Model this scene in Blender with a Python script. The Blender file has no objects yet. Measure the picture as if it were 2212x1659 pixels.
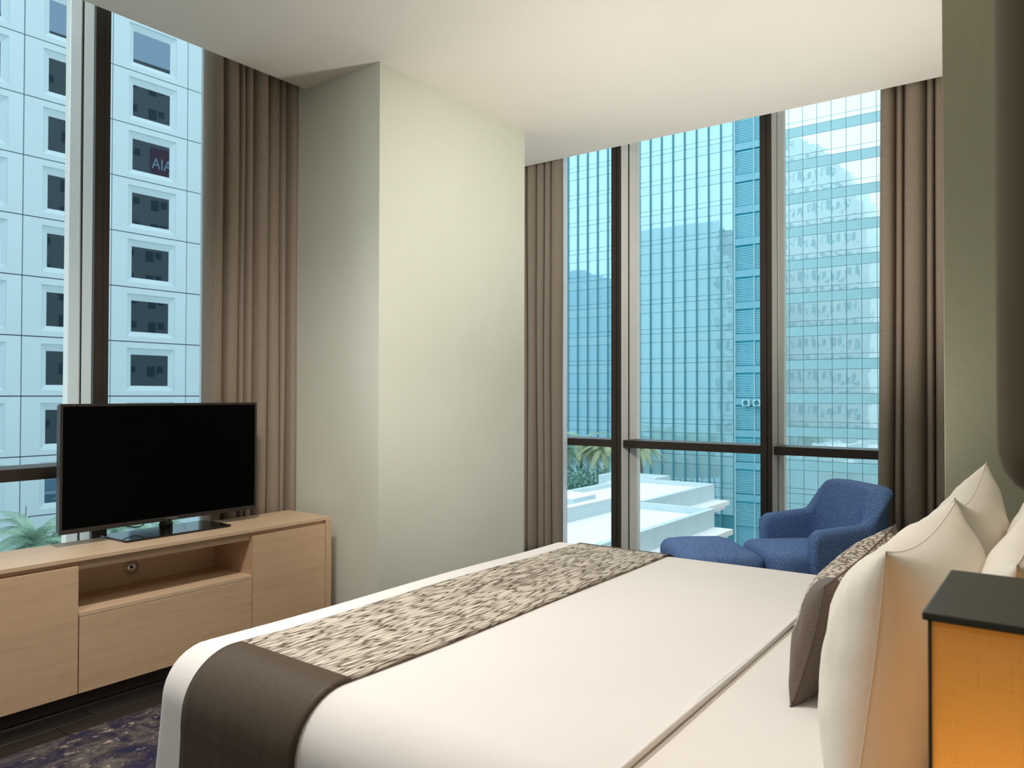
import bpy, bmesh, math, random
from mathutils import Vector, Matrix, noise as mnoise
random.seed(7)
R = math.radians
C = bpy.context.scene.collection
SC = bpy.context.scene

# ------------------------------------------------------------------ camera, world, lights, exposure
CAM_H = 1.25
def cam_axes(yaw, pitch, roll):
    cy, sy, cp, sp = math.cos(yaw), math.sin(yaw), math.cos(pitch), math.sin(pitch)
    f = Vector((-sy * cp, cy * cp, sp)); r = Vector((cy, sy, 0)); u = r.cross(f)
    c, s = math.cos(roll), math.sin(roll)
    return c * r + s * u, -s * r + c * u, f
cr, cu, cf = cam_axes(0.634293, 0.0139504, 0.0017813)
cam = bpy.data.objects.new('camera', bpy.data.cameras.new('camera'))
C.objects.link(cam)
cam.matrix_world = Matrix(((cr.x, cu.x, -cf.x, 0), (cr.y, cu.y, -cf.y, 0), (cr.z, cu.z, -cf.z, CAM_H), (0, 0, 0, 1)))
cam.data.sensor_width = 36.0
cam.data.lens = 1642.53 * 36.0 / 2212.0
cam.data.clip_start = 0.02
cam.data.clip_end = 600
cam.data.dof.use_dof = True
cam.data.dof.focus_distance = 3.2
cam.data.dof.aperture_fstop = 9.0
SC.camera = cam

SC.view_settings.view_transform = 'Standard'
SC.view_settings.look = 'None'
SC.view_settings.gamma = 1.0
SC.view_settings.use_curve_mapping = False
SC.view_settings.exposure = 0.2

W = bpy.data.worlds.new('overcast_sky'); SC.world = W; W.use_nodes = True
bg = W.node_tree.nodes['Background']
bg.inputs['Color'].default_value = (0.93, 0.975, 1.0, 1)
bg.inputs['Strength'].default_value = 1.65

def lamp(name, kind, loc, power, col, aim=None, **kw):
    d = bpy.data.lights.new(name, kind); d.energy = power; d.color = col
    for k, v in kw.items(): setattr(d, k, v)
    o = bpy.data.objects.new(name, d); C.objects.link(o); o.location = loc
    if aim is not None:
        o.rotation_euler = (Vector(aim) - Vector(loc)).to_track_quat('-Z', 'Y').to_euler()
    return o
WARM = (1.0, 0.89, 0.78)
WARM2 = (1.0, 0.95, 0.885)
# added spots below the ceiling, out of view, no fixtures; fill for bed and cabinet
for i, (x, y, p) in enumerate([(-0.8, 1.70, 45), (-2.15, 1.25, 170), (-2.1, 0.1, 90), (-0.8, -0.9, 50)]):
    lamp('room_fill_spot', 'SPOT', (x, y, 2.97), p, WARM if i == 0 else WARM2, (x, y, 0), spot_size=R(140), spot_blend=0.8, shadow_soft_size=0.15)
# added spot without a fixture, out of frame to the right, brightening the pillar
lamp('pillar_fill_spot', 'SPOT', (0.10, 1.25, 2.35), 330, WARM2, (-2.9, 3.85, 1.6), spot_size=R(58), spot_blend=1.0, shadow_soft_size=0.14)
# added light source with no fixture, hidden beyond the bed, washing the ceiling
lamp('ceiling_fill_spot', 'SPOT', (-1.05, 3.36, 0.34), 185, WARM2, (-1.15, 3.6, 3.0), spot_size=R(118), spot_blend=1.0, shadow_soft_size=0.10)

# ------------------------------------------------------------------ colours and materials
def lin(c):
    return tuple(((v / 255) / 12.92 if v / 255 <= 0.04045 else (((v / 255) + 0.055) / 1.055) ** 2.4) for v in c) + (1.0,)
MATS = {}
class NT:
    def __init__(s, name):
        s.m = bpy.data.materials.new(name); s.m.use_nodes = True
        s.t = s.m.node_tree; s.n = s.t.nodes; s.b = s.n['Principled BSDF']; s.out = s.n['Material Output']
    def add(s, typ, **kw):
        n = s.n.new(typ)
        for k, v in kw.items():
            if k in n.inputs.keys() if hasattr(n.inputs, 'keys') else False: n.inputs[k].default_value = v
            else: setattr(n, k, v)
        return n
    def link(s, a, b): s.t.links.new(a, b)
    def coords(s, scale=(1, 1, 1), kind='Object', rot=(0, 0, 0)):
        tc = s.add('ShaderNodeTexCoord'); mp = s.add('ShaderNodeMapping')
        mp.inputs['Scale'].default_value = scale; mp.inputs['Rotation'].default_value = rot
        s.link(tc.outputs[kind], mp.inputs['Vector']); return mp.outputs['Vector']
    def noise(s, vec, scale=5, detail=4, rough=0.6, dist=0.0):
        n = s.add('ShaderNodeTexNoise'); n.inputs['Scale'].default_value = scale; n.inputs['Detail'].default_value = detail
        n.inputs['Roughness'].default_value = rough; n.inputs['Distortion'].default_value = dist
        s.link(vec, n.inputs['Vector']); return n.outputs['Fac']
    def ramp(s, fac, stops):
        r = s.add('ShaderNodeValToRGB'); e = r.color_ramp.elements
        while len(e) < len(stops): e.new(0.5)
        for el, (p, c) in zip(e, stops): el.position = p; el.color = c
        s.link(fac, r.inputs['Fac']); return r.outputs['Color']
    def bump(s, fac, strength=0.2, dist=0.002):
        b = s.add('ShaderNodeBump'); b.inputs['Strength'].default_value = strength; b.inputs['Distance'].default_value = dist
        s.link(fac, b.inputs['Height']); s.link(b.outputs['Normal'], s.b.inputs['Normal'])
    def base(s, sock): s.link(sock, s.b.inputs['Base Color'])
    def setp(s, **kw):
        for k, v in kw.items(): s.b.inputs[k.replace('_', ' ')].default_value = v

def plain(name, rgb, rough=0.6, metal=0.0, spec=0.5, var=0.06, scale=6, bump=0.0, bscale=200, bdist=0.001, sheen=0.0):
    t = NT(name); c = lin(rgb)
    v = t.coords()
    lo = tuple(x * (1 - var) for x in c[:3]) + (1,); hi = tuple(min(1, x * (1 + var)) for x in c[:3]) + (1,)
    t.base(t.ramp(t.noise(v, scale), [(0.3, lo), (0.7, hi)]))
    t.setp(Roughness=rough, Metallic=metal, Specular_IOR_Level=spec)
    if sheen: t.setp(Sheen_Weight=sheen)
    if bump: t.bump(t.noise(v, bscale, 3), bump, bdist)
    MATS[name] = t.m; return t.m

def wood(name, rgb, grain_scale, contrast=0.10, rough=0.45, spec=0.4):
    t = NT(name); c = lin(rgb); v = t.coords(grain_scale)
    n = t.noise(v, 1.0, 6, 0.65, 0.3); n2 = t.noise(t.coords(tuple(g * 0.12 for g in grain_scale)), 1.0, 3)
    mx = t.add('ShaderNodeMath', operation='ADD'); t.link(n, mx.inputs[0]); t.link(n2, mx.inputs[1])
    hf = t.add('ShaderNodeMath', operation='MULTIPLY'); t.link(mx.outputs[0], hf.inputs[0]); hf.inputs[1].default_value = 0.5
    t.base(t.ramp(hf.outputs[0], [(0.32, tuple(x * (1 - 2.2 * contrast) for x in c[:3]) + (1,)), (0.5, c), (0.68, tuple(min(1, x * (1 + contrast)) for x in c[:3]) + (1,))]))
    t.setp(Roughness=rough, Specular_IOR_Level=spec); t.bump(n, 0.12, 0.0006)
    MATS[name] = t.m; return t.m

def fabric(name, rgb, rgb2=None, thread=700, rough=0.9, bump=0.35, var_scale=3, weave=True, stretch=(1, 1, 1)):
    t = NT(name); c = lin(rgb); c2 = lin(rgb2) if rgb2 else tuple(x * 0.78 for x in c[:3]) + (1,)
    v = t.coords(stretch)
    n = t.noise(v, thread, 2, 0.7)
    t.base(t.ramp(n, [(0.35, c2), (0.6, c)]))
    t.setp(Roughness=rough, Specular_IOR_Level=0.2)
    t.bump(n, bump, 0.0008)
    MATS[name] = t.m; return t.m

wallm = plain('sage_paint', (213, 215, 202), 0.75, var=0.02, scale=2, bump=0.25, bscale=90, bdist=0.002, spec=0.25)
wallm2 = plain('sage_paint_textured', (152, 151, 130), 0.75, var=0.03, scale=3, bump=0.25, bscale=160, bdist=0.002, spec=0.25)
ceilm = plain('ceiling_white', (232, 226, 216), 0.85, var=0.015, scale=1.5, bump=0.15, bscale=40, bdist=0.002, spec=0.15)
oak = wood('bleached_oak', (206, 174, 142), (110, 9, 230), 0.085)
oaktop = wood('bleached_oak_top', (210, 182, 152), (190, 7, 110), 0.05, rough=0.38)
oakv = wood('bleached_oak_end', (204, 170, 138), (110, 110, 7), 0.06)
blackwood = wood('ebonised_plank', (27, 26, 25), (60, 2.5, 60), 0.45, rough=0.42)
darkgap = plain('dark_recess', (26, 18, 12), 0.9)
plinthm = plain('brown_plinth', (52, 34, 22), 0.6)
bronze = plain('bronze_anodised', (58, 50, 44), 0.45, metal=0.2, spec=0.4, var=0.05)
alu = plain('grey_aluminium', (230, 228, 222), 0.5, spec=0.4, var=0.03)
gasket = plain('black_gasket', (20, 20, 30), 0.8)
curtm = fabric('taupe_curtain_weave', (162, 147, 131), (120, 108, 96), 420, bump=0.5)
white_sheet = plain('white_cotton', (228, 223, 219), 0.85, var=0.015, scale=3, bump=0.12, bscale=35, bdist=0.004, spec=0.2, sheen=0.1)
pillow_cotton = plain('white_pillow_cotton', (234, 226, 214), 0.85, var=0.02, scale=4, bump=0.25, bscale=22, bdist=0.006, spec=0.2)
taupe = fabric('taupe_satin', (88, 75, 61), (68, 57, 46), 90, rough=0.5, bump=0.25, stretch=(14, 1.2, 1.2))
taupe2 = fabric('taupe_satin_cushion', (112, 98, 86), (92, 80, 70), 120, rough=0.5, bump=0.25, stretch=(1, 1, 9))
blackplastic = plain('black_plastic', (46, 41, 38), 0.4)
screenm = plain('black_screen', (2, 2, 2), 0.35, spec=0.05)
blackgloss = plain('black_gloss', (14, 14, 14), 0.06, spec=0.6)
chrome = plain('chrome', (225, 222, 218), 0.25, metal=0.75, var=0.0)
blueknit = None
lampblack = plain('black_lamp_lid', (68, 66, 56), 0.42, spec=0.4)
leather = plain('dark_brown_padding', (106, 93, 70), 0.7, spec=0.25)
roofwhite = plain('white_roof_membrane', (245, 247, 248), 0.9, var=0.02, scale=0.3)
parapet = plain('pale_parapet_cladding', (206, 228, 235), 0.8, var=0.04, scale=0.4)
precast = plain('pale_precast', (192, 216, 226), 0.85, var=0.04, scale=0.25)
precast_joint = plain('dark_joint', (70, 104, 128), 0.9)
frameteal = plain('teal_mullion', (74, 148, 164), 0.5, var=0.05)
spandm = plain('pale_teal_spandrel', (122, 188, 208), 0.35, var=0.08, scale=0.3, spec=0.5)
spandm2 = plain('pale_blue_spandrel', (160, 208, 218), 0.35, var=0.08, scale=0.3, spec=0.5)
tealdark = plain('deep_teal', (30, 130, 150), 0.6, var=0.1)
slatm = plain('pale_louver', (186, 224, 234), 0.6)
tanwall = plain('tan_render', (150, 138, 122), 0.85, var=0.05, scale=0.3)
tanglass = plain('dark_window', (46, 50, 54), 0.3)
redsign = plain('red_sign', (130, 40, 54), 0.5)
whitesign = plain('white_letters', (240, 240, 240), 0.5)
trunkm = plain('grey_trunk', (132, 128, 118), 0.9, var=0.2, scale=4)
leafm = plain('palm_green', (140, 176, 156), 0.55, var=0.25, scale=1.2)
leafm2 = plain('palm_yellow_green', (188, 200, 160), 0.55, var=0.2, scale=1.2)
bushm = plain('hedge_green', (128, 170, 160), 0.7, var=0.3, scale=1.2)
groundm = plain('pale_paving', (190, 196, 196), 0.9, var=0.08, scale=0.2)

def weave_blue():
    t = NT('blue_herringbone'); v = t.coords()
    w = t.add('ShaderNodeTexWave', wave_type='BANDS', bands_direction='DIAGONAL'); w.inputs['Scale'].default_value = 150
    w.inputs['Distortion'].default_value = 0.6; w.inputs['Detail'].default_value = 1; t.link(v, w.inputs['Vector'])
    n = t.noise(v, 260, 2)
    m = t.add('ShaderNodeMath', operation='MULTIPLY_ADD'); t.link(w.outputs['Fac'], m.inputs[0]); m.inputs[1].default_value = 0.22; t.link(n, m.inputs[2])
    t.base(t.ramp(m.outputs[0], [(0.38, lin((48, 78, 134))), (0.6, lin((80, 114, 172))), (0.82, lin((150, 176, 216)))]))
    t.setp(Roughness=0.9, Specular_IOR_Level=0.2); t.bump(m.outputs[0], 0.5, 0.0015); return t.m
blueknit = weave_blue()

def bark_pattern(name, sc=(100, 9.5, 100)):
    t = NT(name); v0 = t.coords()
    nz = t.add('ShaderNodeTexNoise'); nz.inputs['Scale'].default_value = 9; nz.inputs['Detail'].default_value = 2; t.link(v0, nz.inputs['Vector'])
    sub = t.add('ShaderNodeVectorMath', operation='SUBTRACT'); t.link(nz.outputs['Color'], sub.inputs[0]); sub.inputs[1].default_value = (0.5, 0.5, 0.5)
    scl = t.add('ShaderNodeVectorMath', operation='MULTIPLY'); t.link(sub.outputs[0], scl.inputs[0]); scl.inputs[1].default_value = (0.012, 0.05, 0.012)
    ad = t.add('ShaderNodeVectorMath', operation='ADD'); t.link(v0, ad.inputs[0]); t.link(scl.outputs[0], ad.inputs[1])
    mp = t.add('ShaderNodeMapping'); mp.inputs['Scale'].default_value = sc; t.link(ad.outputs[0], mp.inputs['Vector'])
    vo = t.add('ShaderNodeTexVoronoi', feature='DISTANCE_TO_EDGE'); vo.inputs['Scale'].default_value = 1.0; t.link(mp.outputs['Vector'], vo.inputs['Vector'])
    n2 = t.noise(mp.outputs['Vector'], 2.2, 4, 0.7)
    mm = t.add('ShaderNodeMath', operation='MULTIPLY'); t.link(vo.outputs['Distance'], mm.inputs[0]); t.link(n2, mm.inputs[1])
    big = t.noise(v0, 5, 3)
    ad2 = t.add('ShaderNodeMath', operation='MULTIPLY_ADD'); t.link(big, ad2.inputs[0]); ad2.inputs[1].default_value = 0.05; t.link(mm.outputs[0], ad2.inputs[2])
    t.base(t.ramp(ad2.outputs[0], [(0.03, lin((74, 64, 54))), (0.055, lin((142, 129, 115))), (0.10, lin((200, 190, 176))), (0.25, lin((226, 217, 204)))]))
    t.setp(Roughness=0.75, Specular_IOR_Level=0.25); t.bump(ad2.outputs[0], 0.6, 0.004); return t.m
barkm = bark_pattern('bark_jacquard')
barkm2 = bark_pattern('bark_jacquard_cushion', (50, 50, 70))

def rug_mat():
    t = NT('distressed_rug'); v = t.coords((1, 0.8, 1))
    a = t.noise(v, 7, 8, 0.72, 0.6); b = t.noise(t.coords((1.4, 0.9, 1)), 16, 8, 0.75, 0.3); p = t.noise(t.coords(), 420, 2)
    mixn = t.add('ShaderNodeMath', operation='MULTIPLY_ADD'); t.link(p, mixn.inputs[0]); mixn.inputs[1].default_value = 0.22; t.link(a, mixn.inputs[2])
    c1 = t.ramp(mixn.outputs[0], [(0.52, lin((44, 44, 68))), (0.6, lin((70, 62, 66))), (0.67, lin((98, 91, 88)))])
    mix2 = t.add('ShaderNodeMath', operation='MULTIPLY_ADD'); t.link(p, mix2.inputs[0]); mix2.inputs[1].default_value = 0.2; t.link(b, mix2.inputs[2])
    f = t.ramp(mix2.outputs[0], [(0.67, (0, 0, 0, 1)), (0.76, (1, 1, 1, 1))])
    mx = t.add('ShaderNodeMix', data_type='RGBA'); t.link(f, mx.inputs['Factor']); t.link(c1, mx.inputs['A']); mx.inputs['B'].default_value = lin((188, 174, 154))
    t.base(mx.outputs['Result']); t.setp(Roughness=1.0, Specular_IOR_Level=0.05); t.bump(p, 0.8, 0.004); return t.m
rugm = rug_mat()

def glass_mat(name, tint, refl, gl=(1, 1, 1, 1)):
    t = NT(name); t.n.remove(t.b)
    tr = t.add('ShaderNodeBsdfTransparent'); tr.inputs['Color'].default_value = tint
    g = t.add('ShaderNodeBsdfGlossy'); g.inputs['Roughness'].default_value = 0.0; g.inputs['Color'].default_value = gl
    lw = t.add('ShaderNodeFresnel'); lw.inputs['IOR'].default_value = refl
    mx = t.add('ShaderNodeMixShader'); t.link(lw.outputs[0], mx.inputs[0]); t.link(tr.outputs[0], mx.inputs[1]); t.link(g.outputs[0], mx.inputs[2])
    t.link(mx.outputs[0], t.out.inputs['Surface']); return t.m
roomglass = glass_mat('tinted_room_glass', (0.93, 0.985, 0.995, 1), 1.08)

def mirror_glass(name, diff, gloss, fac, bump=0.0):
    t = NT(name); t.n.remove(t.b)
    d = t.add('ShaderNodeBsdfDiffuse'); d.inputs['Color'].default_value = lin(diff)
    g = t.add('ShaderNodeBsdfGlossy'); g.inputs['Roughness'].default_value = 0.0; g.inputs['Color'].default_value = lin(gloss)
    mx = t.add('ShaderNodeMixShader'); mx.inputs[0].default_value = fac
    if bump:
        n = t.noise(t.coords(kind='Object'), 0.7, 2)
        b = t.add('ShaderNodeBump'); b.inputs['Strength'].default_value = bump; b.inputs['Distance'].default_value = 0.05
        t.link(n, b.inputs['Height']); t.link(b.outputs['Normal'], g.inputs['Normal'])
    t.link(d.outputs[0], mx.inputs[1]); t.link(g.outputs[0], mx.inputs[2]); t.link(mx.outputs[0], t.out.inputs['Surface']); return t.m
towerglass = mirror_glass('cyan_reflective_glass', (172, 218, 228), (190, 228, 242), 0.36, 0.12)
bandglass = mirror_glass('pale_reflective_glass', (188, 226, 232), (232, 248, 252), 0.58, 0.12)
towerspan = mirror_glass('cyan_spandrel_glass', (172, 216, 225), (190, 228, 242), 0.30, 0.12)
louverglass = mirror_glass('teal_window_glass', (70, 205, 228), (140, 230, 245), 0.15)
darkpane = mirror_glass('dark_blue_glass', (34, 48, 60), (150, 186, 214), 0.34)

def translucent_cloth(name, rgb, fac, thread=400, alpha=0.0):
    t = NT(name); t.n.remove(t.b); v = t.coords()
    n = t.noise(v, thread, 2)
    c = lin(rgb); col = t.ramp(n, [(0.3, tuple(x * 0.8 for x in c[:3]) + (1,)), (0.65, c)])
    d = t.add('ShaderNodeBsdfDiffuse'); tl = t.add('ShaderNodeBsdfTranslucent'); t.link(col, d.inputs['Color']); t.link(col, tl.inputs['Color'])
    mx = t.add('ShaderNodeMixShader'); mx.inputs[0].default_value = fac; t.link(d.outputs[0], mx.inputs[1]); t.link(tl.outputs[0], mx.inputs[2])
    last = mx
    if alpha:
        tr = t.add('ShaderNodeBsdfTransparent'); m2 = t.add('ShaderNodeMixShader'); m2.inputs[0].default_value = alpha
        t.link(mx.outputs[0], m2.inputs[1]); t.link(tr.outputs[0], m2.inputs[2]); last = m2
    t.link(last.outputs[0], t.out.inputs['Surface']); return t.m
sheerm = translucent_cloth('sheer_voile', (244, 246, 250), 0.6, 300, 0.25)

def shade_mat():
    t = NT('linen_lampshade'); t.n.remove(t.b); v = t.coords((1, 1, 1))
    n1 = t.noise(t.coords((420, 420, 12)), 1.0, 2); n2 = t.noise(t.coords((14, 14, 420)), 1.0, 2)
    w1 = t.add('ShaderNodeTexWave', wave_type='BANDS', bands_direction='X'); w1.inputs['Scale'].default_value = 130; t.link(v, w1.inputs['Vector'])
    w2 = t.add('ShaderNodeTexWave', wave_type='BANDS', bands_direction='Z'); w2.inputs['Scale'].default_value = 130; t.link(v, w2.inputs['Vector'])
    a = t.add('ShaderNodeMath', operation='ADD'); t.link(n1, a.inputs[0]); t.link(n2, a.inputs[1]); a2 = t.add('ShaderNodeMath', operation='MULTIPLY_ADD'); t.link(a.outputs[0], a2.inputs[0]); a2.inputs[1].default_value = 0.7; a2.inputs[2].default_value = 0.3; a = a2
    b = t.add('ShaderNodeMath', operation='ADD'); t.link(w1.outputs['Fac'], b.inputs[0]); t.link(w2.outputs['Fac'], b.inputs[1])
    c = t.add('ShaderNodeMath', operation='MULTIPLY_ADD'); t.link(b.outputs[0], c.inputs[0]); c.inputs[1].default_value = 0.26; t.link(a.outputs[0], c.inputs[2])
    col = t.ramp(c.outputs[0], [(0.8, lin((208, 168, 92))), (1.2, lin((250, 224, 158)))])
    d = t.add('ShaderNodeBsdfDiffuse'); tl = t.add('ShaderNodeBsdfTranslucent'); t.link(col, d.inputs['Color']); t.link(col, tl.inputs['Color'])
    mx = t.add('ShaderNodeMixShader'); mx.inputs[0].default_value = 0.6; t.link(d.outputs[0], mx.inputs[1]); t.link(tl.outputs[0], mx.inputs[2])
    t.link(mx.outputs[0], t.out.inputs['Surface']); return t.m
shadem = shade_mat()

# ------------------------------------------------------------------ mesh helpers
class MB:
    def __init__(s): s.v = []; s.f = []
    def add(s, verts, faces):
        o = len(s.v); s.v += [tuple(p) for p in verts]; s.f += [tuple(i + o for i in f) for f in faces]; return s
    def box(s, x0, x1, y0, y1, z0, z1):
        return s.add([(x0, y0, z0), (x1, y0, z0), (x1, y1, z0), (x0, y1, z0), (x0, y0, z1), (x1, y0, z1), (x1, y1, z1), (x0, y1, z1)],
                     [(0, 3, 2, 1), (4, 5, 6, 7), (0, 1, 5, 4), (1, 2, 6, 5), (2, 3, 7, 6), (3, 0, 4, 7)])
    def grid(s, rows, close_u=False, flip=False):
        n = len(rows); m = len(rows[0]); o = len(s.v)
        for r in rows: s.v += [tuple(p) for p in r]
        for i in range(n - 1):
            for j in range(m if close_u else m - 1):
                k = (j + 1) % m
                q = (o + i * m + j, o + i * m + k, o + (i + 1) * m + k, o + (i + 1) * m + j)
                s.f.append(q[::-1] if flip else q)
        return s
    def tube(s, pts, r, n=8, cap=True):
        rows = []; pts = [Vector(p) for p in pts]; rr = r if isinstance(r, (list, tuple)) else [r] * len(pts)
        for i, p in enumerate(pts):
            d = (pts[min(i + 1, len(pts) - 1)] - pts[max(i - 1, 0)]).normalized()
            a = d.orthogonal() if abs(d.z) > 0.9 else d.cross(Vector((0, 0, 1)))
            a.normalize(); b = d.cross(a)
            if abs(d.z) > 0.9:
                a = Vector((1, 0, 0)); a = (a - d * a.dot(d)).normalized(); b = d.cross(a)
            rows.append([p + rr[i] * (math.cos(t) * a + math.sin(t) * b) for t in [2 * math.pi * k / n for k in range(n)]])
        o = len(s.v); s.grid(rows, True)
        if cap:
            s.f.append(tuple(o + k for k in range(n))[::-1]); e = o + (len(rows) - 1) * n; s.f.append(tuple(e + k for k in range(n)))
        return s

def world_loc(o):
    l = Vector(o.location)
    while o.parent: o = o.parent; l += Vector(o.location)
    return l

def obj(name, mb, mat, parent=None, bevel=0.0, seg=2, smooth=False, subsurf=0, solid=0.0, local=False, origin=None, mesh=None):
    """links one mesh object; mb holds world coordinates (or the parent's own when local)"""
    if mesh is None:
        me = bpy.data.meshes.new(name)
        vs = mb.v
        xs = [p[0] for p in vs]; ys = [p[1] for p in vs]; zs = [p[2] for p in vs]
        og = Vector(origin) if origin is not None else Vector(((min(xs) + max(xs)) / 2, (min(ys) + max(ys)) / 2, min(zs)))
        me.from_pydata([(p[0] - og.x, p[1] - og.y, p[2] - og.z) for p in vs], [], mb.f)
        bm = bmesh.new(); bm.from_mesh(me)
        if bevel: bmesh.ops.bevel(bm, geom=list(bm.edges), offset=bevel, segments=seg, profile=0.6, affect='EDGES', clamp_overlap=True)
        bmesh.ops.recalc_face_normals(bm, faces=bm.faces); bm.to_mesh(me); bm.free()
        if smooth:
            for p in me.polygons: p.use_smooth = True
        me.materials.append(mat)
    else:
        me = mesh; og = Vector(origin) if origin is not None else Vector((0, 0, 0))
    o = bpy.data.objects.new(name, me); C.objects.link(o)
    if parent is not None:
        o.parent = parent
        o.location = og if local else og - world_loc(parent)
    else: o.location = og
    if solid:
        m = o.modifiers.new('thickness', 'SOLIDIFY'); m.thickness = solid; m.offset = 0
    if subsurf:
        m = o.modifiers.new('smooth', 'SUBSURF'); m.levels = subsurf; m.render_levels = subsurf
    return o

def thing(name, loc, label=None, cat=None, group=None, rz=0.0):
    o = bpy.data.objects.new(name, None); C.objects.link(o); o.location = loc; o.rotation_euler = (0, 0, rz)
    o.empty_display_size = 0.1
    return tag(o, label, cat, group)
def tag(o, label=None, cat=None, group=None, kind=None):
    if label: o['label'] = label
    if cat: o['category'] = cat
    if group: o['group'] = group
    if kind: o['kind'] = kind
    return o
def struct(name, mb, mat, parent=None, **kw):
    o = obj(name, mb, mat, parent, **kw)
    if parent is None: o['kind'] = 'structure'
    return o
def boxo(name, b, mat, parent=None, bevel=0.0, **kw): return obj(name, MB().box(*b), mat, parent, bevel, **kw)

# ------------------------------------------------------------------ room shell
XC, YC = -3.53, 4.738          # ceiling edges in front of the two window walls
XM, YM = -3.65, 4.86           # front faces of the mullions
XG, YG = -3.91, 5.13           # glass planes
XR = 0.24                      # headboard wall
YF = -2.6                      # wall behind the camera
fl = struct('floor', MB().box(-4.05, XR, YF, 5.25, -0.12, -0.012), blackwood)
k = 0
for i in range(9):
    x0 = -3.32 + i * 0.125
    y = -0.5 - random.random() * 0.8
    while y < 2.75:
        L = random.choice([0.72, 0.9, 1.15])
        e = min(y + L, 2.78)
        if e - y > 0.05:
            obj('plank', MB().box(x0 + 0.0012, x0 + 0.1238, y + 0.0012, e - 0.0012, -0.012, random.uniform(-0.0008, 0.0)), blackwood, fl, bevel=0.0012, seg=1)
        y = e
struct('ceiling', MB().box(XC, XR, YF, YC, 3.0, 3.3).box(-4.05, XC, YF, 5.25, 3.4, 3.5).box(XC, XR, YC, 5.25, 3.4, 3.5), ceilm)
struct('wall_right', MB().box(XR, XR + 0.15, YF, 5.25, 0, 3.0), wallm2)
struct('wall_front', MB().box(-4.05, XR, YF - 0.15, YF, 0, 3.0), wallm)
struct('wall_left', MB().box(-4.05, -3.7, YF, -0.62, 0, 3.39), wallm)
struct('wall_corner', MB().box(-3.95, -2.916, 2.787, 4.10, 0, 3.38), wallm)
struct('wall_alcove', MB().box(-0.413, XR, 3.5, 5.2, 0, 3.38), wallm2, bevel=0.003, seg=2)

def win(name, axis, mull, lo, hi, tz=(0.868, 0.922)):
    """full height window wall; axis 'y': runs along Y at x = XG, axis 'x': runs along X at y = YG"""
    g, m = (XG, XM) if axis == 'y' else (YG, YM)
    sgn = 1 if m > g else -1
    root = thing(name, ((g, (lo + hi) / 2, 0) if axis == 'y' else ((lo + hi) / 2, g, 0)), None, None); root['kind'] = 'structure'
    def B(a0, a1, d0, d1, z0, z1, mb=None):
        mb = mb or MB(); dd = sorted((d0, d1))
        return mb.box(dd[0], dd[1], a0, a1, z0, z1) if axis == 'y' else mb.box(a0, a1, dd[0], dd[1], z0, z1)
    for a in mull:
        f = m - sgn * 0.022
        b = B(a, a + 0.040, m, f, 0, 3.39); B(a + 0.043, a + 0.070, m - sgn * 0.004, f, 0, 3.39, b); B(a + 0.039, a + 0.044, m - sgn * 0.012, f, 0, 3.39, b)
        mo = obj('mullion', b, bronze, root)
        mid = g + sgn * 0.125
        s = B(a + 0.001, a + 0.069, f, mid + sgn * 0.014, 0, 3.39); B(a + 0.001, a + 0.069, mid - sgn * 0.014, g - sgn * 0.05, 0, 3.39, s)
        obj('side_frame', s, alu, mo)
        obj('gasket', B(a + 0.006, a + 0.064, mid - sgn * 0.015, mid + sgn * 0.015, 0, 3.39), gasket, mo)
    edges = [lo] + [v for a in mull for v in (a, a + 0.07)] + [hi]
    for i in range(0, len(edges), 2):
        a0, a1 = edges[i], edges[i + 1]
        if a1 - a0 < 0.02: continue
        obj('transom', B(a0, a1, m - sgn * 0.05, g, tz[0], tz[1]), bronze, root, bevel=0.002, seg=1)
        obj('sill_frame', B(a0, a1, m - sgn * 0.1, g, 0.0, 0.05), bronze, root)
        obj('head_frame', B(a0, a1, m - sgn * 0.16, g, 3.34, 3.39), alu, root)
        for z0, z1 in ((0.05, tz[0]), (tz[1], 3.35)):
            obj('pane', B(a0, a1, g + 0.004, g - 0.004, z0, z1), roomglass, root)
    return root
win('window_1', 'y', [-0.465, 0.612, 1.687], -0.62, 2.787)
win('window_2', 'x', [-2.684, -1.604], -3.76, -0.413)

# ------------------------------------------------------------------ curtains
def curtain(name, label, axis, a0, widths, d, amp, z0, z1, seed, mat=curtm, side=1, cat='curtain', taper=0.0, gap=0.18):
    """pleats as round bulges towards the room with tight creases between; widths in metres"""
    rnd = random.Random(seed); folds = len(widths); tot = sum(widths)
    am = [rnd.uniform(0.8, 1.1) * min(1.0, 0.35 + w / 0.12) for w in widths]
    sk = [rnd.uniform(-0.14, 0.14) for _ in widths]; ph = [rnd.uniform(-1, 1) for _ in widths]
    NS, NZ = 20, 30
    rows = []
    for iz in range(NZ + 1):
        tz = iz / NZ; z = z1 + (z0 - z1) * tz
        row = []; a = a0
        open_ = min(1.0, 0.55 + tz * 2.2)
        for k in range(folds):
            A = amp * am[k] * (0.75 + 0.25 * open_)
            for j in range(NS + (1 if k == folds - 1 else 0)):
                t = j / NS
                b = math.sin(math.pi * t)
                bulge = b ** 0.5
                # creases tuck back under the neighbouring fold
                s = t + (sk[k] * 0.5 + 0.10 * math.sin(2 * math.pi * t) * -open_) * b + 0.0
                wob = 0.10 * math.sin(4 * tz + 3 * ph[k]) * b * (tz + 0.2)
                aa = a + widths[k] * (s + wob)
                dep = A * (bulge - gap) + 0.004 * math.sin(9 * tz + 5 * ph[k]) * b
                frac = 1 - (aa - a0) / tot
                aa -= taper * tz * frac
                row.append((d + side * dep, aa, z) if axis == 'y' else (aa, d + side * dep, z))
            a += widths[k]
        rows.append(row)
    o = obj(name, MB().grid(rows), mat, None, smooth=True, solid=0.003)
    return tag(o, label, cat)
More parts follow.
